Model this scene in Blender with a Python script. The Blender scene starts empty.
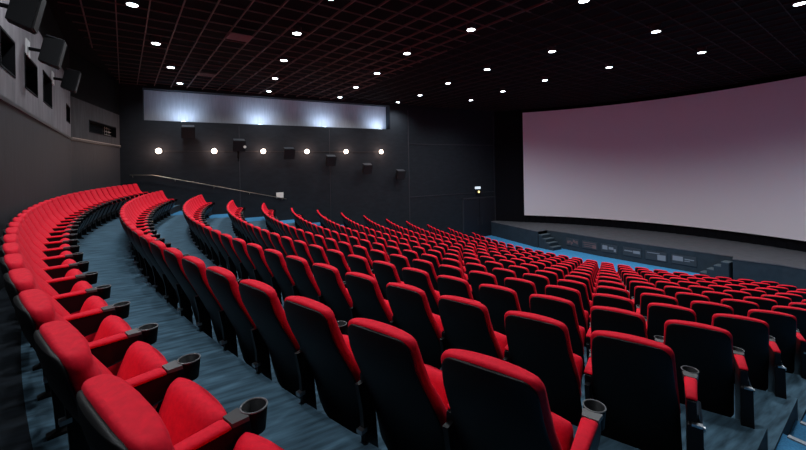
import bpy, bmesh, math, random
from mathutils import Vector, Matrix
random.seed(3)
PI = math.pi
sc = bpy.context.scene
C = sc.collection
CAMZ = 4.783

# ------------------------------------------------------------------ materials
def mat(name, col, rough=.6, metal=0, emit=None, estr=0, noise=None, bump=0, sheen=0, spec=.5, coat=0):
    m = bpy.data.materials.new(name); m.use_nodes = True
    nt = m.node_tree; b = nt.nodes['Principled BSDF']
    b.inputs['Base Color'].default_value = (*col, 1)
    b.inputs['Roughness'].default_value = rough
    b.inputs['Metallic'].default_value = metal
    b.inputs['Specular IOR Level'].default_value = spec
    b.inputs['Sheen Weight'].default_value = sheen
    if sheen:
        b.inputs['Sheen Tint'].default_value = (1, .1, .15, 1)
        b.inputs['Sheen Roughness'].default_value = .35
    b.inputs['Coat Weight'].default_value = coat
    if emit:
        b.inputs['Emission Color'].default_value = (*emit, 1)
        b.inputs['Emission Strength'].default_value = estr
    if noise:
        scale, amt, stretch = noise
        tc = nt.nodes.new('ShaderNodeTexCoord'); mp = nt.nodes.new('ShaderNodeMapping')
        mp.inputs['Scale'].default_value = stretch
        nz = nt.nodes.new('ShaderNodeTexNoise'); nz.inputs['Scale'].default_value = scale
        nz.inputs['Detail'].default_value = 5
        cr = nt.nodes.new('ShaderNodeValToRGB')
        cr.color_ramp.elements[0].position = .3; cr.color_ramp.elements[1].position = .7
        cr.color_ramp.elements[0].color = (*[c*(1-amt) for c in col], 1)
        cr.color_ramp.elements[1].color = (*[min(1, c*(1+amt)) for c in col], 1)
        nt.links.new(tc.outputs['Object'], mp.inputs['Vector'])
        nt.links.new(mp.outputs['Vector'], nz.inputs['Vector'])
        nt.links.new(nz.outputs['Fac'], cr.inputs['Fac'])
        nt.links.new(cr.outputs['Color'], b.inputs['Base Color'])
        if bump:
            bp = nt.nodes.new('ShaderNodeBump'); bp.inputs['Strength'].default_value = bump
            bp.inputs['Distance'].default_value = .01
            nt.links.new(nz.outputs['Fac'], bp.inputs['Height'])
            nt.links.new(bp.outputs['Normal'], b.inputs['Normal'])
    return m

M = {}
M['velvet'] = mat('red_velvet', (.72, .003, .022), .75, noise=(45, .10, (1, 1, 1)), bump=.15, sheen=.15, spec=.2)
M['shell'] = mat('black_seat_plastic', (.004, .004, .0045), .5, spec=.2)
M['plastic'] = mat('black_satin_plastic', (.005, .005, .006), .38, spec=.2)
M['cup'] = mat('black_cup_plastic', (.0025, .0025, .003), .5, spec=.12)
M['plate'] = mat('grey_holder_plastic', (.06, .055, .055), .35)
M['rim'] = mat('grey_cup_rim', (.12, .12, .125), .3)
M['chrome'] = mat('brushed_steel', (.50, .52, .55), .35, metal=1)
M['carpet'] = mat('blue_carpet', (.060, .115, .160), .9, noise=(3.0, .5, (7, 1.0, 1)), bump=.2, spec=.15)
M['stair'] = mat('blue_stair_carpet', (.045, .19, .36), .9, noise=(60, .22, (1, 1, 1)), bump=.2, spec=.15)
M['front'] = mat('bright_blue_carpet', (.06, .27, .52), .9, noise=(8, .12, (1, 1, 1)), spec=.15)
M['darkcarpet'] = mat('dark_carpet_strip', (.008, .011, .015), .9, noise=(3.2, .5, (7, 1.0, 1)), spec=.15)
M['riser'] = mat('dark_riser', (.006, .007, .009), .7)
M['wall_dark'] = mat('dark_acoustic_fabric', (.013, .0155, .020), .85, noise=(2.5, .16, (1, 1, 3)), spec=.2)
M['dado'] = mat('dark_boarding', (.025, .025, .030), .65, noise=(7, .35, (6, 6, .25)), spec=.3)
M['upper'] = mat('grey_plaster', (.16, .145, .155), .8, noise=(2.2, .25, (3, 3, .5)), spec=.2)
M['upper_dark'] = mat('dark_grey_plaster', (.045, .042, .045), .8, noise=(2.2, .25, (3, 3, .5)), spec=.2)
M['band'] = mat('pale_textured_panel', (.50, .46, .50), .8, noise=(5, .10, (1, 5, .4)), spec=.2)
M['ceil'] = mat('black_ceiling', (.005, .005, .0065), .9, spec=.1)
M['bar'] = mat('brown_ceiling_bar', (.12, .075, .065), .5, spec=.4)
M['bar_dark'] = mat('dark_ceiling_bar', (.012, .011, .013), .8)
M['vent'] = mat('brown_vent', (.20, .15, .14), .7)
M['screen'] = mat('screen_fabric', (.82, .78, .84), .85, spec=.1)
M['curtain'] = mat('black_curtain', (.006, .006, .008), .95, spec=.05)
M['stage_top'] = mat('stage_floor', (.10, .098, .108), .75, noise=(3, .25, (1, 6, 1)), spec=.2)
M['stage_front'] = mat('stage_fascia', (.022, .034, .045), .8, noise=(4, .15, (1, 1, 1)), spec=.2)
M['step'] = mat('stage_step', (.075, .10, .12), .8)
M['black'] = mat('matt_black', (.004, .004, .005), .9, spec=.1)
M['spk'] = mat('black_speaker_case', (.004, .004, .005), .7, spec=.2)
M['spk_face'] = mat('black_speaker_grille', (.005, .005, .006), .8)
M['white'] = mat('white_bracket', (.55, .53, .53), .5)
M['door'] = mat('near_black_door', (.004, .0045, .009), .6)
M['frame'] = mat('door_frame_grey', (.022, .022, .028), .6)
M['brass'] = mat('brass_rail', (.42, .36, .28), .35, metal=.8)
M['trim'] = mat('dado_trim', (.30, .25, .22), .5)
M['dtrim'] = mat('dark_trim', (.02, .02, .022), .5)
M['lamp'] = mat('downlight_lens', (1, 1, 1), .5, emit=(.80, .93, 1), estr=16)
M['lring'] = mat('downlight_ring', (.06, .06, .065), .4)
M['sconce'] = mat('warm_globe', (1, .9, .8), .5, emit=(1, .76, .62), estr=9)
M['exit'] = mat('exit_panel', (.9, .95, 1), .5, emit=(.75, .9, 1), estr=.7)
M['amber'] = mat('amber_lens', (.9, .6, .2), .5, emit=(1, .75, .3), estr=2)
M['plaque'] = mat('fascia_plaque', (.026, .036, .045), .6)
M['ltgrey'] = mat('pale_grey_print', (.20, .22, .25), .6)
M['rbrown'] = mat('muted_brown_print', (.16, .09, .09), .6)
M['nosing'] = mat('aluminium_nosing', (.30, .33, .36), .5, metal=.4)
M['glass'] = mat('dark_port_glass', (.004, .005, .006), .12, spec=.6)
M['switch'] = mat('white_plate', (.8, .76, .7), .5)
M['uplight'] = mat('uplight_lens', (1, 1, 1), .5, emit=(.7, .88, 1), estr=6)

# ------------------------------------------------------------------ helpers
def link(name, me, m, parent=None, smooth=False):
    o = bpy.data.objects.new(name, me); C.objects.link(o)
    for x in (m if isinstance(m, (list, tuple)) else [m]): me.materials.append(x)
    if parent: o.parent = parent
    if smooth:
        for p in me.polygons: p.use_smooth = True
    return o
def fin(bm, name, m, parent=None, smooth=False, bevel=0):
    bmesh.ops.recalc_face_normals(bm, faces=bm.faces)
    if bevel:
        bmesh.ops.bevel(bm, geom=[e for e in bm.edges], offset=bevel, segments=2, affect='EDGES', profile=.6)
    me = bpy.data.meshes.new(name); bm.to_mesh(me); bm.free()
    return link(name, me, m, parent, smooth)
def box(bm, c, s, rot=None):
    r = bmesh.ops.create_cube(bm, size=1)
    mt = Matrix.Translation(c) @ (rot.to_4x4() if rot else Matrix.Identity(4)) @ Matrix.Diagonal((*s, 1))
    bmesh.ops.transform(bm, matrix=mt, verts=r['verts'])
    return r['verts']
def prism(bm, pts, z0, z1):
    n = len(pts)
    lo = [bm.verts.new((x, y, z0)) for x, y in pts]; hi = [bm.verts.new((x, y, z1)) for x, y in pts]
    bm.faces.new(lo[::-1]); bm.faces.new(hi)
    for i in range(n): bm.faces.new((lo[i], lo[(i+1) % n], hi[(i+1) % n], hi[i]))
def loft(bm, rings, cap=True):
    rv = [[bm.verts.new(p) for p in r] for r in rings]
    n = len(rv[0])
    for a, b in zip(rv, rv[1:]):
        for i in range(n): bm.faces.new((a[i], a[(i+1) % n], b[(i+1) % n], b[i]))
    if cap:
        bm.faces.new(rv[0][::-1]); bm.faces.new(rv[-1])
def cyl(bm, c, r, h, seg=24, r2=None, axis=None):
    res = bmesh.ops.create_cone(bm, cap_ends=True, segments=seg, radius1=r, radius2=r if r2 is None else r2, depth=h)
    mt = Matrix.Translation(c)
    if axis is not None: mt = mt @ Vector((0, 0, 1)).rotation_difference(Vector(axis)).to_matrix().to_4x4()
    bmesh.ops.transform(bm, matrix=mt, verts=res['verts'])
def lathe(bm, prof, c=(0, 0, 0), seg=24):
    rv = []
    for r, z in prof:
        rv.append([bm.verts.new((c[0]+r*math.cos(2*PI*i/seg), c[1]+r*math.sin(2*PI*i/seg), c[2]+z)) for i in range(seg)])
    for a, b in zip(rv, rv[1:]):
        for i in range(seg): bm.faces.new((a[i], a[(i+1) % seg], b[(i+1) % seg], b[i]))
    return rv
def torus(bm, c, R, r, seg=28, k=8):
    vs = [[bm.verts.new((c[0]+(R+r*math.cos(2*PI*j/k))*math.cos(2*PI*i/seg), c[1]+(R+r*math.cos(2*PI*j/k))*math.sin(2*PI*i/seg), c[2]+r*math.sin(2*PI*j/k))) for j in range(k)] for i in range(seg)]
    for i in range(seg):
        for j in range(k):
            bm.faces.new((vs[i][j], vs[(i+1) % seg][j], vs[(i+1) % seg][(j+1) % k], vs[i][(j+1) % k]))
def tube(bm, pts, r, seg=10):
    rings = []
    for i, p in enumerate(pts):
        a = Vector(pts[max(i-1, 0)]); b = Vector(pts[min(i+1, len(pts)-1)]); d = (b-a).normalized()
        u = d.cross(Vector((0, 0, 1)));
        if u.length < .01: u = Vector((1, 0, 0))
        u.normalize(); v = d.cross(u)
        rings.append([Vector(p)+r*(math.cos(2*PI*k/seg)*u+math.sin(2*PI*k/seg)*v) for k in range(seg)])
    loft(bm, rings)
def tag(o, label=None, cat=None, group=None, kind=None):
    if label: o['label'] = label
    if cat: o['category'] = cat
    if group: o['group'] = group
    if kind: o['kind'] = kind
    return o
def empty(name, loc=(0, 0, 0), rz=0, label=None, cat=None, group=None):
    o = bpy.data.objects.new(name, None); C.objects.link(o)
    o.location = loc; o.rotation_euler = (0, 0, rz); o.empty_display_size = .1
    return tag(o, label, cat, group)
def struct(name, bm, m, **k):
    return tag(fin(bm, name, m, **k), kind='structure')
def lerp(xs, ys, x):
    if x <= xs[0]: return ys[0]
    for i in range(len(xs)-1):
        if x <= xs[i+1]: return ys[i]+(ys[i+1]-ys[i])*(x-xs[i])/(xs[i+1]-xs[i])
    return ys[-1]
ORD = ['first', 'second', 'third', 'fourth', 'fifth', 'sixth', 'seventh', 'eighth', 'ninth', 'tenth', 'eleventh', 'twelfth', 'thirteenth',
       'fourteenth', 'fifteenth', 'sixteenth', 'seventeenth', 'eighteenth', 'nineteenth', 'twentieth']
def ordn(i):
    if i <= 20: return ORD[i-1]
    if i == 30: return 'thirtieth'
    return ('twenty-' if i < 30 else 'thirty-')+ORD[i % 10-1]

# ------------------------------------------------------------------ hall plan
CX, CY = -12.175, 26.988            # centre of the curved rows
XL, XR = -19.13, 1.9                # side walls
ZC = CAMZ+3.6                       # ceiling
R = [29.354]+[29.354+.118-1.2033*k for k in range(1, 14)]
TOP = [4.271, 4.008, 3.739, 3.474, 3.212, 2.953, 2.697, 2.445, 2.196, 1.950, 1.708, 1.469, 1.233, 1.0]   # top of the backs
FZ = [t-1.0 for t in TOP]
STARTA = {0: 291.93, 1: 292.65, 2: 293.37, 3: 294.12, 4: 295.0, 5: 296.05}   # left corner of the aisle-end seat
FAR = [-18.17, -17.38, -17.85, -17.66, -17.94, -17.76, -18.33, -18.37, -18.52, -18.3, -18.28, -17.86, -17.04, -16.12]
PITCH = .56
def ring(k, deg): return (CX+R[k]*math.cos(math.radians(deg)), CY+R[k]*math.sin(math.radians(deg)))
ENDA = []
for k in range(14):
    dp = math.degrees(PITCH/R[k])
    if k in STARTA: ENDA.append(STARTA[k]+dp)
    else: ENDA.append([298.612, 299.912, 301.375, 301.312, 303.085, 305.127, 305.366, 305.649][k-6])
bx = [(CY+(R[k])*math.sin(math.radians(ENDA[k])), ring(k, ENDA[k])[0]+.01) for k in range(14)]
def XB(y):
    return lerp([b[0] for b in bx], [b[1] for b in bx], y)
def rear_wall_y(x):
    return lerp([-19.13, -14.77, XR], [-2.32, -2.97, -2.97+.1103*(XR+14.77)], x)

# ------------------------------------------------------------------ floor tiers
def clip_right(Rr):
    lo, hi = 270, 330
    for _ in range(40):
        m_ = (lo+hi)/2; x = CX+Rr*math.cos(math.radians(m_)); y = CY+Rr*math.sin(math.radians(m_))
        if x < XB(y): lo = m_
        else: hi = m_
    return lo
def clip_left(Rr):
    c = (XL-CX)/Rr
    return 360-math.degrees(math.acos(c)) if False else 180+math.degrees(math.acos(-c))
OFF = -.18
N = 64
bm = bmesh.new()
for k in range(13):
    Ri = R[k+1]+OFF
    ai, bi = clip_left(Ri), clip_right(Ri)
    inner = [(CX+Ri*math.cos(math.radians(ai+(bi-ai)*i/N)), CY+Ri*math.sin(math.radians(ai+(bi-ai)*i/N))) for i in range(N+1)]
    if k == 0:
        outer = [(XL+(XB(-.1)-XL)*i/N, rear_wall_y(XL+(XB(-.1)-XL)*i/N)) for i in range(N+1)]
    else:
        Ro = R[k]+OFF; ao, bo = clip_left(Ro), clip_right(Ro)
        outer = [(CX+Ro*math.cos(math.radians(ao+(bo-ao)*i/N)), CY+Ro*math.sin(math.radians(ao+(bo-ao)*i/N))) for i in range(N+1)]
    to = [bm.verts.new((*p, FZ[k])) for p in outer]; ti = [bm.verts.new((*p, FZ[k])) for p in inner]
    bi_ = [bm.verts.new((*p, 0.0)) for p in inner]; bo_ = [bm.verts.new((*p, 0.0)) for p in outer]
    for i in range(N):
        if k == 0:
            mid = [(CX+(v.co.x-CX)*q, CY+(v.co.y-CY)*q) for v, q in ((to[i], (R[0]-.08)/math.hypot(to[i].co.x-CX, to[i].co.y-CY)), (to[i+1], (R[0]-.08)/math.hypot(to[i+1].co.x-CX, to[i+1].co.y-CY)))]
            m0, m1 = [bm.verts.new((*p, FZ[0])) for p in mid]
            f = bm.faces.new((to[i], to[i+1], m1, m0)); f.material_index = 2  # carpet colour darker from the rearmost row back to the wall
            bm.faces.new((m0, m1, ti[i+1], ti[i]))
        else:
            f = bm.faces.new((to[i], to[i+1], ti[i+1], ti[i]))
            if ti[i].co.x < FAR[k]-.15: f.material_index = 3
        f = bm.faces.new((ti[i], ti[i+1], bi_[i+1], bi_[i])); f.material_index = 1
        f = bm.faces.new((to[i], bo_[i], bo_[i+1], to[i+1])); f.material_index = 1
    f = bm.faces.new((to[N], bo_[N], bi_[N], ti[N])); f.material_index = 1
    f = bm.faces.new((to[0], ti[0], bi_[0], bo_[0])); f.material_index = 1
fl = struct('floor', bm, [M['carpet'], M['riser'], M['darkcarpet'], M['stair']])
# flat floor before the stage
bm = bmesh.new(); prism(bm, [(XL-.3, -3.3), (XR+.3, -3.3), (XR+.3, 24), (XL-.3, 24)], -.2, 0)
struct('floor', bm, M['front'])
# stair aisle on the right
stairs = empty('aisle_stairs', (0, 0, 0)); tag(stairs, kind='structure')
DZ = FZ[0]/24
for j in range(24):
    y1 = 4.36+.6*(j-6); y0 = y1-.6 if j else None
    z = FZ[0]-DZ*j
    bm = bmesh.new()
    if j == 0:
        pts = [(XB(-1.2)+.0, rear_wall_y(XB(-1.2))), (XR, rear_wall_y(XR)), (XR, y1), (XB(y1), y1), (XB(-.1), -.1)]
    else:
        pts = [(XB(y0), y0), (XR, y0), (XR, y1), (XB(y1), y1)]
    prism(bm, pts, 0, z)
    o = fin(bm, 'stair_step', M['stair'], stairs)
    bm = bmesh.new(); box(bm, ((XB(y1)+XR)/2+.02, y1-.02, z+.006), (XR-XB(y1)-.04, .045, .014))
    fin(bm, 'nosing', M['nosing'], o)
# ------------------------------------------------------------------ walls
def wallbox(bm, a, b, z0, z1, th, out):
    """vertical slab from a to b, thickness towards out"""
    a = Vector((a[0], a[1])); b = Vector((b[0], b[1])); o = Vector(out).normalized()*th
    prism(bm, [tuple(a), tuple(b), tuple(b+o), tuple(a+o)], z0, z1)
# left wall with recessed light band
BZ0, BZ1, BY0, BY1 = CAMZ+2.14, CAMZ+3.50, -1.52, 10.24
bm = bmesh.new()
for (y0, y1, z0, z1) in ((-3.3, 24, -.2, BZ0), (-3.3, 24, BZ1, ZC+.1), (-3.3, BY0, BZ0, BZ1), (BY1, 24, BZ0, BZ1)):
    box(bm, (XL-.25, (y0+y1)/2, (z0+z1)/2), (.5, y1-y0, z1-z0))
struct('wall_left', bm, M['wall_dark'])
bm = bmesh.new(); box(bm, (XL-.85, (BY0+BY1)/2, (BZ0+BZ1)/2), (.10, BY1-BY0+1.2, BZ1-BZ0+.8))
struct('trim_1', bm, M['band'])
# thin wall panel seams on the plain front stretch
bm = bmesh.new()
for y in (11.45, 18.22): box(bm, (XL+.012, y, 4.6), (.024, .05, 7.0))
for z in (6.1, 2.95): box(bm, (XL+.012, (11.45+18.22)/2, z), (.02, 6.7, .035))
for y in (2.2, 6.6): box(bm, (XL+.006, y, 3.7), (.012, .025, 6.2))
struct('trim_2', bm, M['frame'])
# cable run that joins the sconces
bm = bmesh.new(); box(bm, (XL+.012, 4.3, CAMZ+.84), (.02, 10.8, .02)); struct('trim_3', bm, M['dtrim'])
# right wall, wall behind the screen
bm = bmesh.new(); box(bm, (XR+.2, 10.5, 4), (.4, 27.6, 9)); struct('wall_right', bm, M['wall_dark'])
bm = bmesh.new(); box(bm, ((XL+XR)/2, 24.1, 4), (22.5, .3, 9)); struct('wall_front', bm, M['curtain'])
# rear wall: two panels, dark boarding below, plaster above, with ports
A0 = (-19.13, -2.32); A1 = (-14.77, -2.97); A2 = (XR+.2, -2.97+.1103*(XR+.2+14.77))
DZW = CAMZ+1.0
def panel_axes(a, b):
    a = Vector((a[0], a[1])); b = Vector((b[0], b[1])); e = (b-a).normalized(); nrm = Vector((-e.y, e.x))
    return a, e, nrm, (b-a).length
bm = bmesh.new()
wallbox(bm, A0, A1, 0, DZW, .3, (0, -1)); wallbox(bm, A1, A2, 0, DZW, .3, (0, -1))
struct('wall_rear', bm, M['dado'])
def holed(bm, a, b, z0, z1, holes):
    """wall face strip split round rectangular holes (s0,s1,h0,h1)"""
    a_, e, nrm, L = panel_axes(a, b)
    P = lambda s: tuple(a_+e*s)
    cuts = sorted(holes)
    s = 0
    for (s0, s1, h0, h1) in cuts:
        wallbox(bm, P(s), P(s0), z0, z1, .3, (0, -1))
        wallbox(bm, P(s0), P(s1), z0, h0, .3, (0, -1)); wallbox(bm, P(s0), P(s1), h1, z1, .3, (0, -1))
        s = s1
    wallbox(bm, P(s), P(L), z0, z1, .3, (0, -1))
PORTS1 = [(.17, 1.02, CAMZ+1.43, CAMZ+1.93), (3.54, 4.62, CAMZ+1.43, CAMZ+2.08), (5.24, 6.32, CAMZ+1.41, CAMZ+2.0), (7.0, 7.85, CAMZ+1.43, CAMZ+1.97), (9.5, 10.5, CAMZ+1.43, CAMZ+2.0)]
PORTS2 = [(4.43-3.06-.05, 4.43-.42+.0, CAMZ+1.33, CAMZ+1.75)]
PORTS2 = [(.43, 3.06, CAMZ+1.33, CAMZ+1.75)]
bm = bmesh.new()
holed(bm, A1, A2, DZW, CAMZ+2.75, PORTS1); struct('wall_rear', bm, M['upper'])
bm = bmesh.new(); holed(bm, A0, A1, DZW, CAMZ+2.3, PORTS2); struct('wall_rear', bm, M['upper_dark'])
bm = bmesh.new(); wallbox(bm, A0, A1, CAMZ+2.3, ZC+.1, .3, (0, -1)); wallbox(bm, A1, A2, CAMZ+2.75, ZC+.1, .3, (0, -1)); struct('wall_rear', bm, M['black'])  # downlight falloff up the rear wall, painted in as black
bm = bmesh.new()
for a, b in ((A0, A1), (A1, A2)):
    wallbox(bm, (a[0], a[1]), (b[0], b[1]), DZW-.03, DZW+.03, .03, (0, 1))
struct('trim_4', bm, [M['dtrim']])
bm = bmesh.new(); wallbox(bm, (A0[0], A0[1]+.02), (A1[0], A1[1]+.02), DZW+.03, DZW+.055, .02, (0, 1)); struct('trim_5', bm, M['trim'])
wn = 0
for ax, ports in ((((A1, A2)), PORTS1), (((A0, A1)), PORTS2)):
    a_, e, nrm, L = panel_axes(*ax)
    for (s0, s1, h0, h1) in ports:
        wn += 1
        ctr = a_+e*((s0+s1)/2)
        ang = math.atan2(e.y, e.x)
        w = empty('window_%d' % wn, (ctr.x, ctr.y, (h0+h1)/2), ang); tag(w, kind='structure')
        bm = bmesh.new(); box(bm, (0, -.2, 0), (s1-s0+.02, .02, h1-h0+.02)); fin(bm, 'window_pane', M['glass'], w)
        bm = bmesh.new()
        for sx in (-1, 1): box(bm, (sx*((s1-s0)/2-.015), -.09, 0), (.03, .2, h1-h0))
        for sz in (-1, 1): box(bm, (0, -.09, sz*((h1-h0)/2-.015)), (s1-s0-.06, .2, .03))
        fin(bm, 'window_frame', M['black'], w)
        if ports is PORTS2:
            bm = bmesh.new()
            for q in range(3): box(bm, (-.95+.0*q, -.16, -.12+.12*q), (.75, .015, .018))
            for q in range(4): box(bm, (-1.3+.23*q, -.16, 0), (.018, .015, .34))
            fin(bm, 'window_grille', M['trim'], w)

# ------------------------------------------------------------------ ceiling
bm = bmesh.new(); box(bm, ((XL+XR)/2, 10.3, ZC+.25), (22.5, 28, .2)); struct('ceiling', bm, M['ceil'])
ang = math.radians(6.6)
ex = Vector((math.cos(ang), math.sin(ang))); ey = Vector((-math.sin(ang), math.cos(ang)))
bm = bmesh.new()
def clipbar(o, d, w, h, ylo=-2.3, yhi=23.5):
    # clip an infinite line to the ceiling rectangle
    t0, t1 = -60, 60
    for (p, q, lo, hi) in ((o.x, d.x, XL+.02, XR-.02), (o.y, d.y, ylo, yhi)):
        if abs(q) < 1e-6: continue
        a, b = (lo-p)/q, (hi-p)/q
        if a > b: a, b = b, a
        t0, t1 = max(t0, a), min(t1, b)
    if t1-t0 < .3: return
    c = o+d*((t0+t1)/2)
    box(bm, (c.x, c.y, ZC+h/2), (t1-t0, w, h), Matrix.Rotation(math.atan2(d.y, d.x), 3, 'Z'))
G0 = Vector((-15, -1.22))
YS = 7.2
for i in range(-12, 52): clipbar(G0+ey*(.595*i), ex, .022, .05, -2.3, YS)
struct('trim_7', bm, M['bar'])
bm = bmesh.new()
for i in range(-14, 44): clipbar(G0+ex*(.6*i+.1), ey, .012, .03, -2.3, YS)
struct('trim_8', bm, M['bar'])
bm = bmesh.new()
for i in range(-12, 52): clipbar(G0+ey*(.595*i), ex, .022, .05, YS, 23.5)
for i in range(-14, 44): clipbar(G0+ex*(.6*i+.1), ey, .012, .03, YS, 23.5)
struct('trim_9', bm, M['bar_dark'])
for i, (x, y, w, d) in enumerate(((-11.0, 1.33, .58, .55), (-15.9, .74, .55, .42))):
    v = empty('ceiling_vent', (x, y, ZC-.03), ang+PI/2, ['brown ceiling vent panel in the bar grid, the larger one nearer the room middle', 'brown ceiling vent panel in the bar grid, the one close to the light band'][i], 'vent', 'ceiling vents')
    bm = bmesh.new(); box(bm, (0, 0, 0), (w, d, .02)); fin(bm, 'vent_plate', M['vent'], v)
    bm = bmesh.new()
    for q in range(5): box(bm, (0, -d/2+.08+q*(d-.16)/4, -.014), (w-.08, .02, .01))
    fin(bm, 'slat', M['vent'], v)

# ------------------------------------------------------------------ screen, curtain, stage
SX, SY, SR = -8.643, 8.479, 13.86
bm = bmesh.new(); n = 60; a0, a1 = math.radians(129.3), math.radians(50.7)
rings = []
for i in range(n+1):
    a = a0+(a1-a0)*i/n; c, s = math.cos(a), math.sin(a)
    rings.append([(SX+SR*c, SY+SR*s, CAMZ-3.36), (SX+(SR+.03)*c, SY+(SR+.03)*s, CAMZ-3.36), (SX+(SR+.03)*c, SY+(SR+.03)*s, CAMZ+3.37), (SX+SR*c, SY+SR*s, CAMZ+3.37)])
loft(bm, rings)
scr = fin(bm, 'projection_screen', M['screen'], smooth=False)
tag(scr, 'huge curved white cinema screen hanging above the stage', 'screen')
bm = bmesh.new(); rings = []
P = [(-19.1, 18.33), (-18.3, 18.85)]
m_ = 150
for i in range(m_+1):
    a = a0+.012+(a1-a0-.024)*i/m_; rr = SR+.16+.035*math.sin(i*1.9)
    P.append((SX+rr*math.cos(a), SY+rr*math.sin(a)))
P += [(1.0, 18.85), (1.85, 18.33)]
for x, y in P: rings.append([(x, y, .95), (x, y+.03, .95), (x, y+.03, ZC-.01), (x, y, ZC-.01)])
loft(bm, rings)
cu = fin(bm, 'masking_curtain', M['curtain']); tag(cu, 'black masking curtain surrounding and behind the curved screen', 'curtain')
# stage
stage = empty('stage', (0, 0, 0), 0, 'low dark stage with blue-grey fascia under the big screen', 'stage')
PL = [(-19.1, 17.85), (-14.75, 17.3), (-14.75, 18.1), (-13.6, 18.25), (-11.6, 18.3), (-9.4, 18.56), (-7.55, 18.82), (-6.45, 18.95), (-6.3, 18.42), (-5.0, 18.75), (1.85, 18.3)]
SH = .95
bm = bmesh.new()
n_ = len(PL)
lo = [bm.verts.new((x, y, 0.0)) for x, y in PL]; hi = [bm.verts.new((x, y, SH-.04)) for x, y in PL]
for i in range(n_-1): bm.faces.new((lo[i], lo[i+1], hi[i+1], hi[i]))
th = [bm.verts.new((x, y+.08, 0.0)) for x, y in PL]; th2 = [bm.verts.new((x, y+.08, SH-.04)) for x, y in PL]
for i in range(n_-1):
    bm.faces.new((th[i], th2[i], th2[i+1], th[i+1])); bm.faces.new((hi[i], hi[i+1], th2[i+1], th2[i])); bm.faces.new((lo[i], th[i], th[i+1], lo[i+1]))
fin(bm, 'fascia', M['stage_front'], stage)
bm = bmesh.new(); prism(bm, [(x, y-.02) for x, y in PL]+[(1.85, 23.3), (-19.1, 23.3)], SH-.04, SH)
fin(bm, 'stage_floor', M['stage_top'], stage)
# stairs at both ends: treads run along Y, descending inwards
for side, (x0, y0, y1, label) in (('l', (-14.72, 17.35, 18.05, 'short flight of stage steps at the left end, next to the fire door')), ('r', (-6.42, 18.38, 18.80, 'short flight of stage steps at the right end of the panelled fascia'))):
    st = empty('stage_steps', (x0, (y0+y1)/2, 0), 0, label, 'steps', 'stage steps')
    for q in range(4):
        h = SH-.19*(q+1)
        xx = (.24*q+.12)*(1 if side == 'l' else -1)
        bm = bmesh.new(); box(bm, (xx, 0, h/2-.012), (.24, y1-y0, h-.024)); t_ = fin(bm, 'step', M['stage_front'], st)
        bm = bmesh.new(); box(bm, (xx, 0, h-.012), (.25, y1-y0, .022)); fin(bm, 'tread', M['step'], t_)
# plaques on the fascia
def fascia_y(x): return lerp([p[0] for p in PL[3:8]], [p[1] for p in PL[3:8]], x)
PX = [(-13.2, .75), (-12.2, .85), (-11.2, .8), (-10.15, .8), (-9.15, .85), (-8.1, .9)]
looks = ['with mottled brown print', 'with brown lines of print', 'with a pale patch at its left', 'with one wide pale strip', 'with a pale block at its lower right', 'with a pale block at its upper left']
for i, (x, w) in enumerate(PX):
    y = fascia_y(x); dy = fascia_y(x+.2)-fascia_y(x-.2)
    p = empty('fascia_plaque', (x, y-.02, .47), math.atan2(dy, .4), 'dark plaque on the stage fascia, %s' % looks[i], 'plaque', 'plaques on the stage fascia')
    bm = bmesh.new(); box(bm, (0, 0, 0), (w, .02, .40)); fin(bm, 'backing', M['plaque'], p)
    bm = bmesh.new()
    if i == 0:
        for q in range(9): box(bm, (-.28+q*.07, -.013, random.uniform(-.08, .08)), (.05, .006, random.uniform(.08, .2)))
        mm = M['rbrown']
    elif i == 1:
        for q in range(3): box(bm, (-.02, -.013, .11-q*.1), (.7-.06*q, .006, .03))
        box(bm, (.25, -.013, -.05), (.2, .006, .18)); mm = M['rbrown']
    elif i == 2:
        box(bm, (-.2, -.013, .03), (.24, .006, .2)); box(bm, (.1, -.013, .02), (.22, .006, .12)); box(bm, (.28, -.013, -.06), (.1, .006, .14)); mm = M['ltgrey']
    elif i == 3:
        box(bm, (-.16, -.013, .04), (.36, .006, .05)); box(bm, (.2, -.013, .02), (.3, .006, .13)); mm = M['ltgrey']
    elif i == 4:
        box(bm, (-.1, -.013, .12), (.5, .006, .03)); box(bm, (.22, -.013, -.05), (.32, .006, .24)); mm = M['ltgrey']
    else:
        box(bm, (-.22, -.013, .04), (.38, .006, .2)); box(bm, (.2, -.013, .05), (.34, .006, .04)); box(bm, (.12, -.013, -.03), (.2, .006, .03)); mm = M['ltgrey']
    fin(bm, 'print', mm, p)

# ------------------------------------------------------------------ side wall fittings
door = empty('door_1', (XL, 16.88, 0)); tag(door, kind='structure')
bm = bmesh.new()
for y in (-1.42, 1.36): box(bm, (.03, y, 1.30), (.06, .07, 2.6))
box(bm, (.03, -.03, 2.60), (.06, 2.85, .08)); fin(bm, 'door_frame', M['frame'], door)
for y in (-.71, .65):
    bm = bmesh.new(); box(bm, (.02, y, 1.27), (.04, 1.32, 2.54)); dl = fin(bm, 'door_leaf', M['door'], door)
    bm = bmesh.new(); box(bm, (.06, y*.12-.03+.1*(1 if y > 0 else -1), 1.05), (.04, .03, .5)); fin(bm, 'door_handle', M['frame'], dl)
ex_ = empty('exit_sign', (XL, 16.7, 2.93), 0, 'small lit exit sign over the double door on the side wall', 'sign')
bm = bmesh.new(); box(bm, (.06, 0, .34), (.08, .42, .15)); fin(bm, 'sign_box', M['exit'], ex_)
bm = bmesh.new(); box(bm, (.08, 0, .08), (.10, .34, .24), None); hb = fin(bm, 'lamp_housing', M['plastic'], ex_)
bm = bmesh.new(); cyl(bm, (.165, 0, .08), .07, .03, 16, axis=(1, 0, 0)); fin(bm, 'lens', M['amber'], hb)
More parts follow.
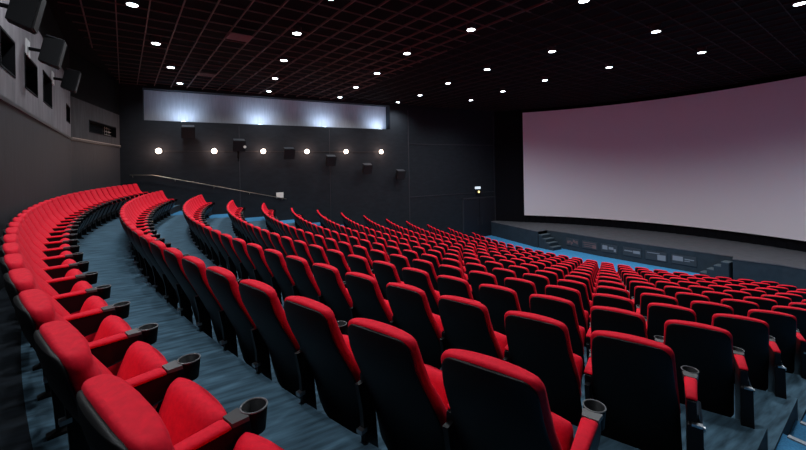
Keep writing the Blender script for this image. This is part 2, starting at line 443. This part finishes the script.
# handrail
rail = empty('handrail', (XL, 0, 0), 0, 'thin brass handrail sloping down along the side wall below the wall lamps', 'handrail')
bm = bmesh.new(); tube(bm, [(.1, -2.0, 4.62), (.1, -1.2, 4.60), (.1, 4.3, 3.27)], .016); fin(bm, 'rail', M['brass'], rail, smooth=True)
for q in range(5):
    y = -1.9+q*1.5; z = 4.62 if y < -1.2 else 4.6-(y+1.2)*.2418
    bm = bmesh.new(); tube(bm, [(0.0, y, z-.08), (.1, y, z-.08), (.1, y, z)], .010, 6); fin(bm, 'rail_bracket', M['brass'], rail)
sw = fin((lambda b: (box(b, (XL+.03, 4.0, 3.47), (.06, .34, .26)), b)[1])(bmesh.new()), 'wall_plate', M['switch'], bevel=.01)
tag(sw, 'small white square plate on the side wall at the lower end of the handrail', 'wall plate')
# light band uplights on a ledge
for i, y in enumerate((-.05, 3.2, 6.45, 9.75)):
    u = empty('uplight', (XL-.30, y, BZ0), 0, 'small uplight in the recessed light band, %s' % ['nearest the rear wall', 'second from the rear wall', 'third from the rear wall', 'nearest the screen'][i], 'lamp', 'uplights in the light band')
    bm = bmesh.new(); box(bm, (0, 0, .015), (.10, .24, .03)); fin(bm, 'lamp_body', M['lring'], u)
    bm = bmesh.new(); box(bm, (0, 0, .033), (.06, .18, .006)); fin(bm, 'lens', M['uplight'], u)
    l = bpy.data.lights.new('uplight_beam', 'SPOT'); l.energy = 56; l.color = (.50, .74, 1); l.spot_size = math.radians(150); l.spot_blend = .9; l.shadow_soft_size = .06
    lo_ = bpy.data.objects.new('uplight_beam', l); C.objects.link(lo_); lo_.location = (XL-.10, y, BZ0+.06)
    lo_.rotation_euler = Vector((-.9, 0, 1)).to_track_quat('-Z', 'Y').to_euler()
bm = bmesh.new()
yc = (BY0+BY1)/2; yw = BY1-BY0
box(bm, (XL-.65, yc, BZ0-.35), (.34, yw+1.2, .06)); box(bm, (XL-.65, yc, BZ1+.35), (.34, yw+1.2, .06))
for y in (BY0-.55, BY1+.55): box(bm, (XL-.65, y, (BZ0+BZ1)/2), (.34, .06, 2.2))
struct('trim_6', bm, M['black'])
# sconces
for i in range(6):
    y = -.98+2.112*i
    s_ = empty('wall_lamp', (XL, y, CAMZ+.84), 0, 'glowing round wall lamp, %s from the rear corner in the line of six' % ordn(i+1), 'wall lamp', 'round wall lamps on the side wall')
    bm = bmesh.new(); cyl(bm, (.015, 0, 0), .13, .03, 24, axis=(1, 0, 0)); fin(bm, 'back_plate', M['lring'], s_)
    bm = bmesh.new(); bmesh.ops.create_uvsphere(bm, u_segments=20, v_segments=12, radius=.115)
    bmesh.ops.transform(bm, matrix=Matrix.Translation((.13, 0, 0)) @ Matrix.Diagonal((.75, 1, 1, 1)), verts=bm.verts)
    fin(bm, 'lamp_shade', M['sconce'], s_, smooth=True)
    l = bpy.data.lights.new('sconce_bulb', 'POINT'); l.energy = 20; l.color = (1, .62, .48); l.shadow_soft_size = .1
    lo_ = bpy.data.objects.new('sconce_bulb', l); C.objects.link(lo_); lo_.location = (XL+.40, y, CAMZ+.84)
# speakers on the side wall, stepping down
def speaker(loc, rz, w, d, h, tilt, label, group, bracket_plate=False, drop=.0):
    t = empty('wall_speaker', loc, rz, label, 'speaker', group)
    rot = Matrix.Rotation(-tilt, 3, 'X')
    off = Vector((0, .12+d/2+.06, -.02))
    bm = bmesh.new()
    # tapered cabinet: wide front baffle, narrow back; +Y is the front
    vs = []
    for (yy, sw_, sh_) in ((-d/2, .72, .8), (d/2, 1, 1)):
        vs.append([off+rot @ Vector((sx*w/2*sw_, yy, sz*h/2*sh_)) for sx, sz in ((-1, -1), (1, -1), (1, 1), (-1, 1))])
    loft(bm, vs); fin(bm, 'cabinet', M['spk'], t, bevel=.008)
    bm = bmesh.new(); box(bm, off+rot @ Vector((0, d/2+.008, 0)), (w*.9, .016, h*.92), rot); g = fin(bm, 'grille', M['spk_face'], t)
    bm = bmesh.new(); box(bm, (0, .01, 0), (.26 if bracket_plate else .12, .02, .28 if bracket_plate else .16)); fin(bm, 'wall_plate', M['white'] if bracket_plate else M['frame'], t)
    bm = bmesh.new(); tube(bm, [(0, .0, 0), (0, .13, -.01), (0, .13+d*.3, -.02)], .03, 8); fin(bm, 'bracket_arm', M['black'], t)
    bm = bmesh.new(); box(bm, off+rot @ Vector((0, 0, h/2*.9+.02)), (w*.9, d*.8, .012), rot); fin(bm, 'top_cap', M['frame'], t)
    return t
spk = [(0.12, 1.69), (2.14, 1.14), (4.39, .77), (6.5, .40), (8.56, -.06), (10.64, -.44)]
for i, (y, h) in enumerate(spk):
    t = speaker((XL, y, CAMZ+h), -PI/2, .52, .34, .52, math.radians(22), 'black speaker on the side wall, %s of the descending line counted from the rear' % ordn(i+1), 'speakers stepping down the side wall')
    if i == 1:
        bm = bmesh.new(); tube(bm, [(0, .2, -.25), (.02, .25, -.6), (.0, .2, -.75)], .05, 8); fin(bm, 'hanging_bracket', M['black'], t)
        bm = bmesh.new(); cyl(bm, (-.22, .62, -.12), .06, .05, 16, axis=(0, 1, 0)); fin(bm, 'lens', M['switch'], t)
# big surround speakers on the rear wall
a_, e_, nr_, L_ = panel_axes(A1, A2)
for i, (s_, zz, lab) in enumerate(((8.25, 2.12, 'large black speaker hung high on the rear wall at the photo corner'), (6.1, 2.12, 'large black speaker on a white bracket, middle of the rear wall'), (3.4, 2.15, 'large black speaker on a white bracket, nearest the rear wall corner'))):
    p = a_+e_*s_
    speaker((p.x, p.y, CAMZ+zz), math.atan2(e_.y, e_.x), (.27), .26, .50, math.radians(12), lab, 'large speakers on the rear wall', True)

# ------------------------------------------------------------------ downlights
LX = [(-9.9, -.94), (-12.63, -.67), (-15.34, -.39), (-18.0, -.15)]
rows_l = [
    [(-18.0, -.15), (-15.34, -.39), (-12.63, -.67), (-9.9, -.94), (-7.2, -1.2), (-4.5, -1.3), (-1.8, -.9)],
    [(-18.17, 3.40), (-15.46, 3.13), (-12.76, 2.88), (-10.05, 2.62), (-7.6, 2.7), (-4.7, 3.4), (-1.9, 3.0)],
    [(-18.23, 6.89), (-15.66, 6.68), (-12.97, 6.42), (-10.26, 6.15), (-7.69, 6.60), (-5.16, 7.68), (-2.0, 7.0)],
    [(-18.32, 10.34), (-16.06, 10.35), (-13.2, 9.98), (-10.63, 9.87), (-8.0, 10.2), (-5.45, 11.28), (-2.90, 12.33), (-.3, 11.5)],
    [(-16.11, 13.73), (-13.48, 13.52), (-10.92, 13.44), (-8.35, 13.87), (-5.79, 14.84), (-3.0, 15.5), (-.4, 15.2)]]
lname = ['nearest the rear wall', 'second from the rear wall', 'middle', 'second from the screen', 'nearest the screen']
for j, rw in enumerate(rows_l):
    for i, (x, y) in enumerate(rw):
        d_ = empty('ceiling_downlight', (x, y, ZC), 0, 'round ceiling downlight, %s from the side wall in the line %s' % (ordn(i+1), lname[j]), 'ceiling light', 'recessed round ceiling downlights')
        bm = bmesh.new(); lathe(bm, [(.105, -.02), (.125, -.02), (.125, .149), (.105, .149), (.105, -.02)], seg=24); fin(bm, 'lamp_ring', M['lring'], d_)
        bm = bmesh.new(); cyl(bm, (0, 0, -.012), .104, .02, 24); fin(bm, 'lens', M['lamp'], d_)
        l = bpy.data.lights.new('downlight_beam', 'SPOT'); l.energy = (260, 260, 260, 310, 480)[j]; l.color = (.86, .94, 1)
        l.spot_size = math.radians(150); l.spot_blend = .8; l.shadow_soft_size = .12
        o = bpy.data.objects.new('downlight_beam', l); C.objects.link(o); o.location = (x, y, ZC-.06)

# ------------------------------------------------------------------ cinema seat
def rr(w, yf, yr, k=4.0, n=28):
    """rounded-box cross-section ring in x,y"""
    out = []
    for i in range(n):
        a = 2*PI*i/n; c, s = math.cos(a), math.sin(a)
        x = w*math.copysign(abs(c)**(2/k), c); y = math.copysign(abs(s)**(2/k), s)
        out.append((x, (yf+yr)/2+y*(yf-yr)/2))
    return out
def rear_y(z): return lerp([.20, .42, .60, .72, .80, .88, .94, 1.0], [.285, .235, .150, .092, .052, .020, .006, .0], z)
def front_y(z): return rear_y(z)+lerp([.34, .42, .55, .66, .76, .84, .92, 1.0], [.06, .125, .150, .135, .112, .116, .108, .085], z)
def arch(x, w, z): return -.014*(x/w)**2*max(0, min(1, (z-.70)/.3))
def cushion_mesh():
    bm = bmesh.new(); W = .218; rings = []
    zs = [.36+.03*i for i in range(22)]          # .30 .. .96
    rad = .055; ztop = 1.018
    zs = [z for z in zs if z < ztop-rad]
    for i, z in enumerate(zs):
        w = W*lerp([.36, .42, .55, .8, .95], [1.0, 1.06, 1.08, 1.02, .985], z)
        s = .75 if i == 0 else 1
        yr, yf = rear_y(z)+.022, front_y(z)
        m0 = (yr+yf)/2; h0 = (yf-yr)/2*s
        rings.append([(x, y, z+arch(x, w, z)) for x, y in rr(w*(.97 if i == 0 else 1), m0+h0, m0-h0, 3.6)])
    z0 = ztop-rad
    for i in range(0, 7):
        a = i/6*PI/2*.97; z = z0+rad*math.sin(a)
        w = W*.985-rad*.75*(1-math.cos(a)); yr, yf = rear_y(z)-.002+.02*(1-i/6), front_y(z0)
        m0 = (yr+yf)/2; h0 = (yf-yr)/2*(.25+.75*math.cos(a)**.55)
        rings.append([(x, y, z+arch(x, w, z)) for x, y in rr(w, m0+h0, m0-h0, 3.2)])
    loft(bm, rings)
    return bm
def shell_mesh():
    bm = bmesh.new(); W = .198; rings = []
    pts = []
    rb, rt = .09, .055
    zb, zt = .17, 1.004
    zs = []
    for i in range(7): zs.append(zb+rb*(1-math.cos(i/6*PI/2)))
    for i in range(1, 8): zs.append(zb+rb+(zt-rt-zb-rb)*i/8)
    for i in range(7): zs.append(zt-rt+rt*math.sin(i/6*PI/2))
    for z in zs:
        if z < zb+rb: t = (zb+rb-z)/rb; w = W-rb*(1-math.sqrt(max(0, 1-t*t)))*1.0
        elif z > zt-rt: t = (z-(zt-rt))/rt; w = W-rt*(1-math.sqrt(max(0, 1-t*t)))
        else: w = W
        w *= lerp([.27, .55, .8, 1.0], [1.22, 1.18, 1.07, 1.0], z)
        # gentle crown so the black back is slightly convex across
        ring_ = []
        for x, y in rr(w, .024, 0, 3.0, 32):
            crown = .020*(x/W)**2
            ring_.append((x, rear_y(z)+y+crown-.006, z+arch(x, W, z)))
        rings.append(ring_)
    loft(bm, rings)
    return bm
TH = math.radians(67)
dseat = Vector((0, math.cos(TH), math.sin(TH))); nseat = Vector((0, -math.sin(TH), math.cos(TH)))   # along the folded cushion, and its sitting side
def slab(w0, L, t, o0, k=3.0, taper=.93, rf=.05):
    """rounded cushion slab lying along dseat from o0"""
    bm = bmesh.new(); rings = []
    st = [0, .01, .03, .06]+[.06+(L-.15)*q/4 for q in (1, 2, 3, 4)]+[L-.07, L-.045, L-.025, L-.010, L]
    for u in st:
        e1 = min(1, math.sqrt(max(0, 1-((.05-u)/.05)**2)) if u < .05 else 1)
        e2 = math.sqrt(max(0, 1-((u-(L-rf))/rf)**2)) if u > L-rf else 1
        h = t/2*max(.25, e1)*max(.2, e2); w = w0/2*(taper+(1-taper)*u/L)*(.9+.1*max(.2, e2))
        ring_ = []
        for i in range(24):
            a = 2*PI*i/24; c, s = math.cos(a), math.sin(a)
            x = w*math.copysign(abs(c)**(2/k), c); v = h*math.copysign(abs(s)**(2/k), s)
            dome = .014*(1-(x/(w0/2))**2) if v > 0 else 0
            uu = u+.024*(u/L)**2*(1-(x/(w0/2))**2)
            ring_.append(Vector(o0)+dseat*uu+nseat*(v+dome)+Vector((x, 0, 0)))
        rings.append(ring_)
    loft(bm, rings)
    return bm
def make_seat(end=False):
    root = empty('cinema_seat')
    fin(cushion_mesh(), 'backrest', M['velvet'], root, smooth=True)
    fin(shell_mesh(), 'back_shell', M['shell'], root, smooth=True)
    sc_ = fin(slab(.44, .31, .10, (0, .335, .335)), 'seat_cushion', M['velvet'], root, smooth=True)
    pan = fin(slab(.425, .27, .035, (0, .335+.062*math.sin(TH), .335-.062*math.cos(TH))), 'seat_pan', M['plastic'], root, smooth=True)
    def arm(x, ys=.20, dz=0):
        bm = bmesh.new()
        # tapered body, deeper at the rear
        rings = []
        for y, zt, zb, w in ((ys-.01, .69, .54, .022), (ys+.02, .695, .55, .026), (.34, .70, .575, .029), (.46, .70, .60, .031), (.495, .70, .615, .030)):
            rings.append([(x+sx*w, y, z+dz) for sx, z in ((-1, zb+.012), (-.7, zb), (.7, zb), (1, zb+.012), (1, zt-.008), (.8, zt), (-.8, zt), (-1, zt-.008))])
        loft(bm, rings); a = fin(bm, 'armrest', M['plastic'], root)
        bm = bmesh.new(); rings = []
        for y, h, w in ((ys, .003, .024), (ys+.01, .014, .028), (.28, .018, .030), (.40, .018, .034), (.415, .014, .033), (.42, .003, .030)):
            rings.append([(x+sx*w, y, .697+dz+zz*h) for sx, zz in ((-1, 0), (-.93, .6), (-.6, 1), (.6, 1), (.93, .6), (1, 0))])
        loft(bm, rings); fin(bm, 'armrest_pad', M['velvet'], a, smooth=True)
        bm = bmesh.new(); rings = []
        for y, w in ((.421, .034), (.44, .036), (.465, .040), (.477, .042)):
            rings.append([(x-w, y, .698+dz), (x+w, y, .698+dz), (x+w*.95, y, .712+dz), (x-w*.95, y, .712+dz)])
        loft(bm, rings); fin(bm, 'joining_plate', M['plate'], a)
        bm = bmesh.new(); lathe(bm, [(.001, -.085), (.039, -.085), (.046, -.01), (.048, 0), (.042, 0), (.036, -.07), (.001, -.07)], (x, .518, .712+dz), 24)
        cup = fin(bm, 'cup_holder', M['cup'], a, smooth=True)
        bm = bmesh.new(); torus(bm, (x, .518, .712+dz), .045, .0034); fin(bm, 'cup_rim', M['rim'], a, smooth=True)
    def leg(x, panel):
        bm = bmesh.new()
        if panel:
            rings = []
            for z, y0, y1, w in ((0.0, .12, .46, .040), (.30, .13, .45, .040), (.55, .14, .44, .038), (.57, .18, .40, .022), (.60, .18, .40, .02)):
                rings.append([(x-w, y0, z), (x+w, y0, z), (x+w, y1, z), (x-w, y1, z)])
            loft(bm, rings); g = fin(bm, 'end_panel', M['plastic'], root, bevel=.006)
            bm = bmesh.new(); box(bm, (x+.01, .15, .556), (.05, .03, .014)); cyl(bm, (x+.040, .17, .535), .014, .016, 14, axis=(1, 0, 0)); fin(bm, 'hinge_bracket', M['chrome'], g)
        else:
            rings = []
            for z, y0, y1, w in ((0.0, .16, .34, .030), (.015, .16, .34, .030), (.03, .20, .30, .016), (.45, .17, .27, .014), (.60, .14, .28, .014)):
                rings.append([(x-w, y0, z), (x+w, y0, z), (x+w, y1, z), (x-w, y1, z)])
            loft(bm, rings); g = fin(bm, 'support_leg', M['plastic'], root)
            bm = bmesh.new(); box(bm, (x, .175, .335), (.04, .045, .022)); fin(bm, 'hinge_bracket', M['chrome'], g)
    arm(-.255, .20, -.05); leg(-.255, False)
    if end: arm(.288, .17, -.015); leg(.30, True)
    return root
def tree(o):
    out = [(o, None)]
    for c in o.children:
        out.append((c, o))
        for g in c.children: out.append((g, c))
    return out
plain, plain_end = make_seat(), make_seat(True)
T = {False: tree(plain), True: tree(plain_end)}
used = {False: False, True: False}
places = []
for k in range(14):
    dp = math.degrees(PITCH/R[k])
    xa = FAR[k]-.15
    aend = 180+math.degrees(math.acos(-(xa-CX)/R[k]))
    n = int((ENDA[k]-aend)/dp+.35)
    for i in range(n):
        a = ENDA[k]-dp*(i+.5)
        x, y = ring(k, a); ar = math.radians(a)
        x += .072*math.sin(ar)+.02*math.cos(ar); y += -.072*math.cos(ar)+.02*math.sin(ar)
        places.append((math.hypot(x, y, ), k, i, n, x, y, math.radians(a)))
def size_key(p):
    return p[0]
places.sort(key=size_key)
near, rest = places[:300], places[300:]
for dist, k, i, n, x, y, a in near:
    end = (i == 0)
    if i == 0: pos = 'at the stair aisle end,'
    else: pos = '%s from the stair aisle' % ordn(i+1)
    if k == 0: row = 'in the rearmost row'
    elif k == 13: row = 'in the front row by the stage'
    else: row = 'in the %s row from the back' % ordn(k+1)
    label = 'red seat, '+pos+' '+row
    # the first placed copy is the built seat itself
    loc = (x, y, FZ[k]); rz = a+PI/2
    if not used[end]:
        used[end] = True; r = T[end][0][0]
    else:
        new = {}
        for o, par in T[end]:
            c = o.copy(); C.objects.link(c); new[o] = c
            if par is not None: c.parent = new[par]
        r = new[T[end][0][0]]
    r.location = loc; r.rotation_euler = (0, 0, rz)
    tag(r, label, 'cinema seat', 'red cinema seats in curved rows')
if rest:
    bm = bmesh.new(); mats = [M['velvet'], M['cup'], M['shell'], M['plastic'], M['plate'], M['rim'], M['chrome']]
    for dist, k, i, n, x, y, a in rest:
        mt = Matrix.Translation((x, y, FZ[k])) @ Matrix.Rotation(a+PI/2, 4, 'Z')
        for o, par in T[i == 0]:
            if o.type != 'MESH' or o.name.startswith(('cup_rim', 'hinge', 'joining')): continue
            nv, nf = len(bm.verts), len(bm.faces)
            bm.from_mesh(o.data)
            bm.verts.ensure_lookup_table(); bm.faces.ensure_lookup_table()
            bmesh.ops.transform(bm, matrix=mt, verts=bm.verts[nv:])
            mi = mats.index(o.data.materials[0])
            for f in bm.faces[nf:]: f.material_index = mi
    me = bpy.data.meshes.new('far_seats'); bm.to_mesh(me); bm.free()
    o = link('cinema_seats', me, mats)
    tag(o, 'mass of small distant red seats furthest away beside the side wall and stage', 'cinema seats', kind='stuff')

# ------------------------------------------------------------------ world, camera, colour
w = bpy.data.worlds.new('World'); sc.world = w; w.use_nodes = True
w.node_tree.nodes['Background'].inputs[0].default_value = (.01, .012, .016, 1)
w.node_tree.nodes['Background'].inputs[1].default_value = .3
cam = bpy.data.cameras.new('Camera'); co = bpy.data.objects.new('Camera', cam); C.objects.link(co)
cam.sensor_width = 36; cam.lens = 376.1/806*36
cam.shift_y = -(225-166.27)/806
cam.clip_start = .05
rot = Matrix.Rotation(math.radians(59.975), 4, 'Z') @ Matrix.Rotation(PI/2, 4, 'X') @ Matrix.Rotation(-.01809, 4, 'Z')
co.matrix_world = Matrix.Translation((0, 0, CAMZ)) @ rot
sc.camera = co
sc.view_settings.view_transform = 'Standard'
sc.view_settings.look = 'None'
sc.view_settings.gamma = 1
sc.view_settings.exposure = 0.0
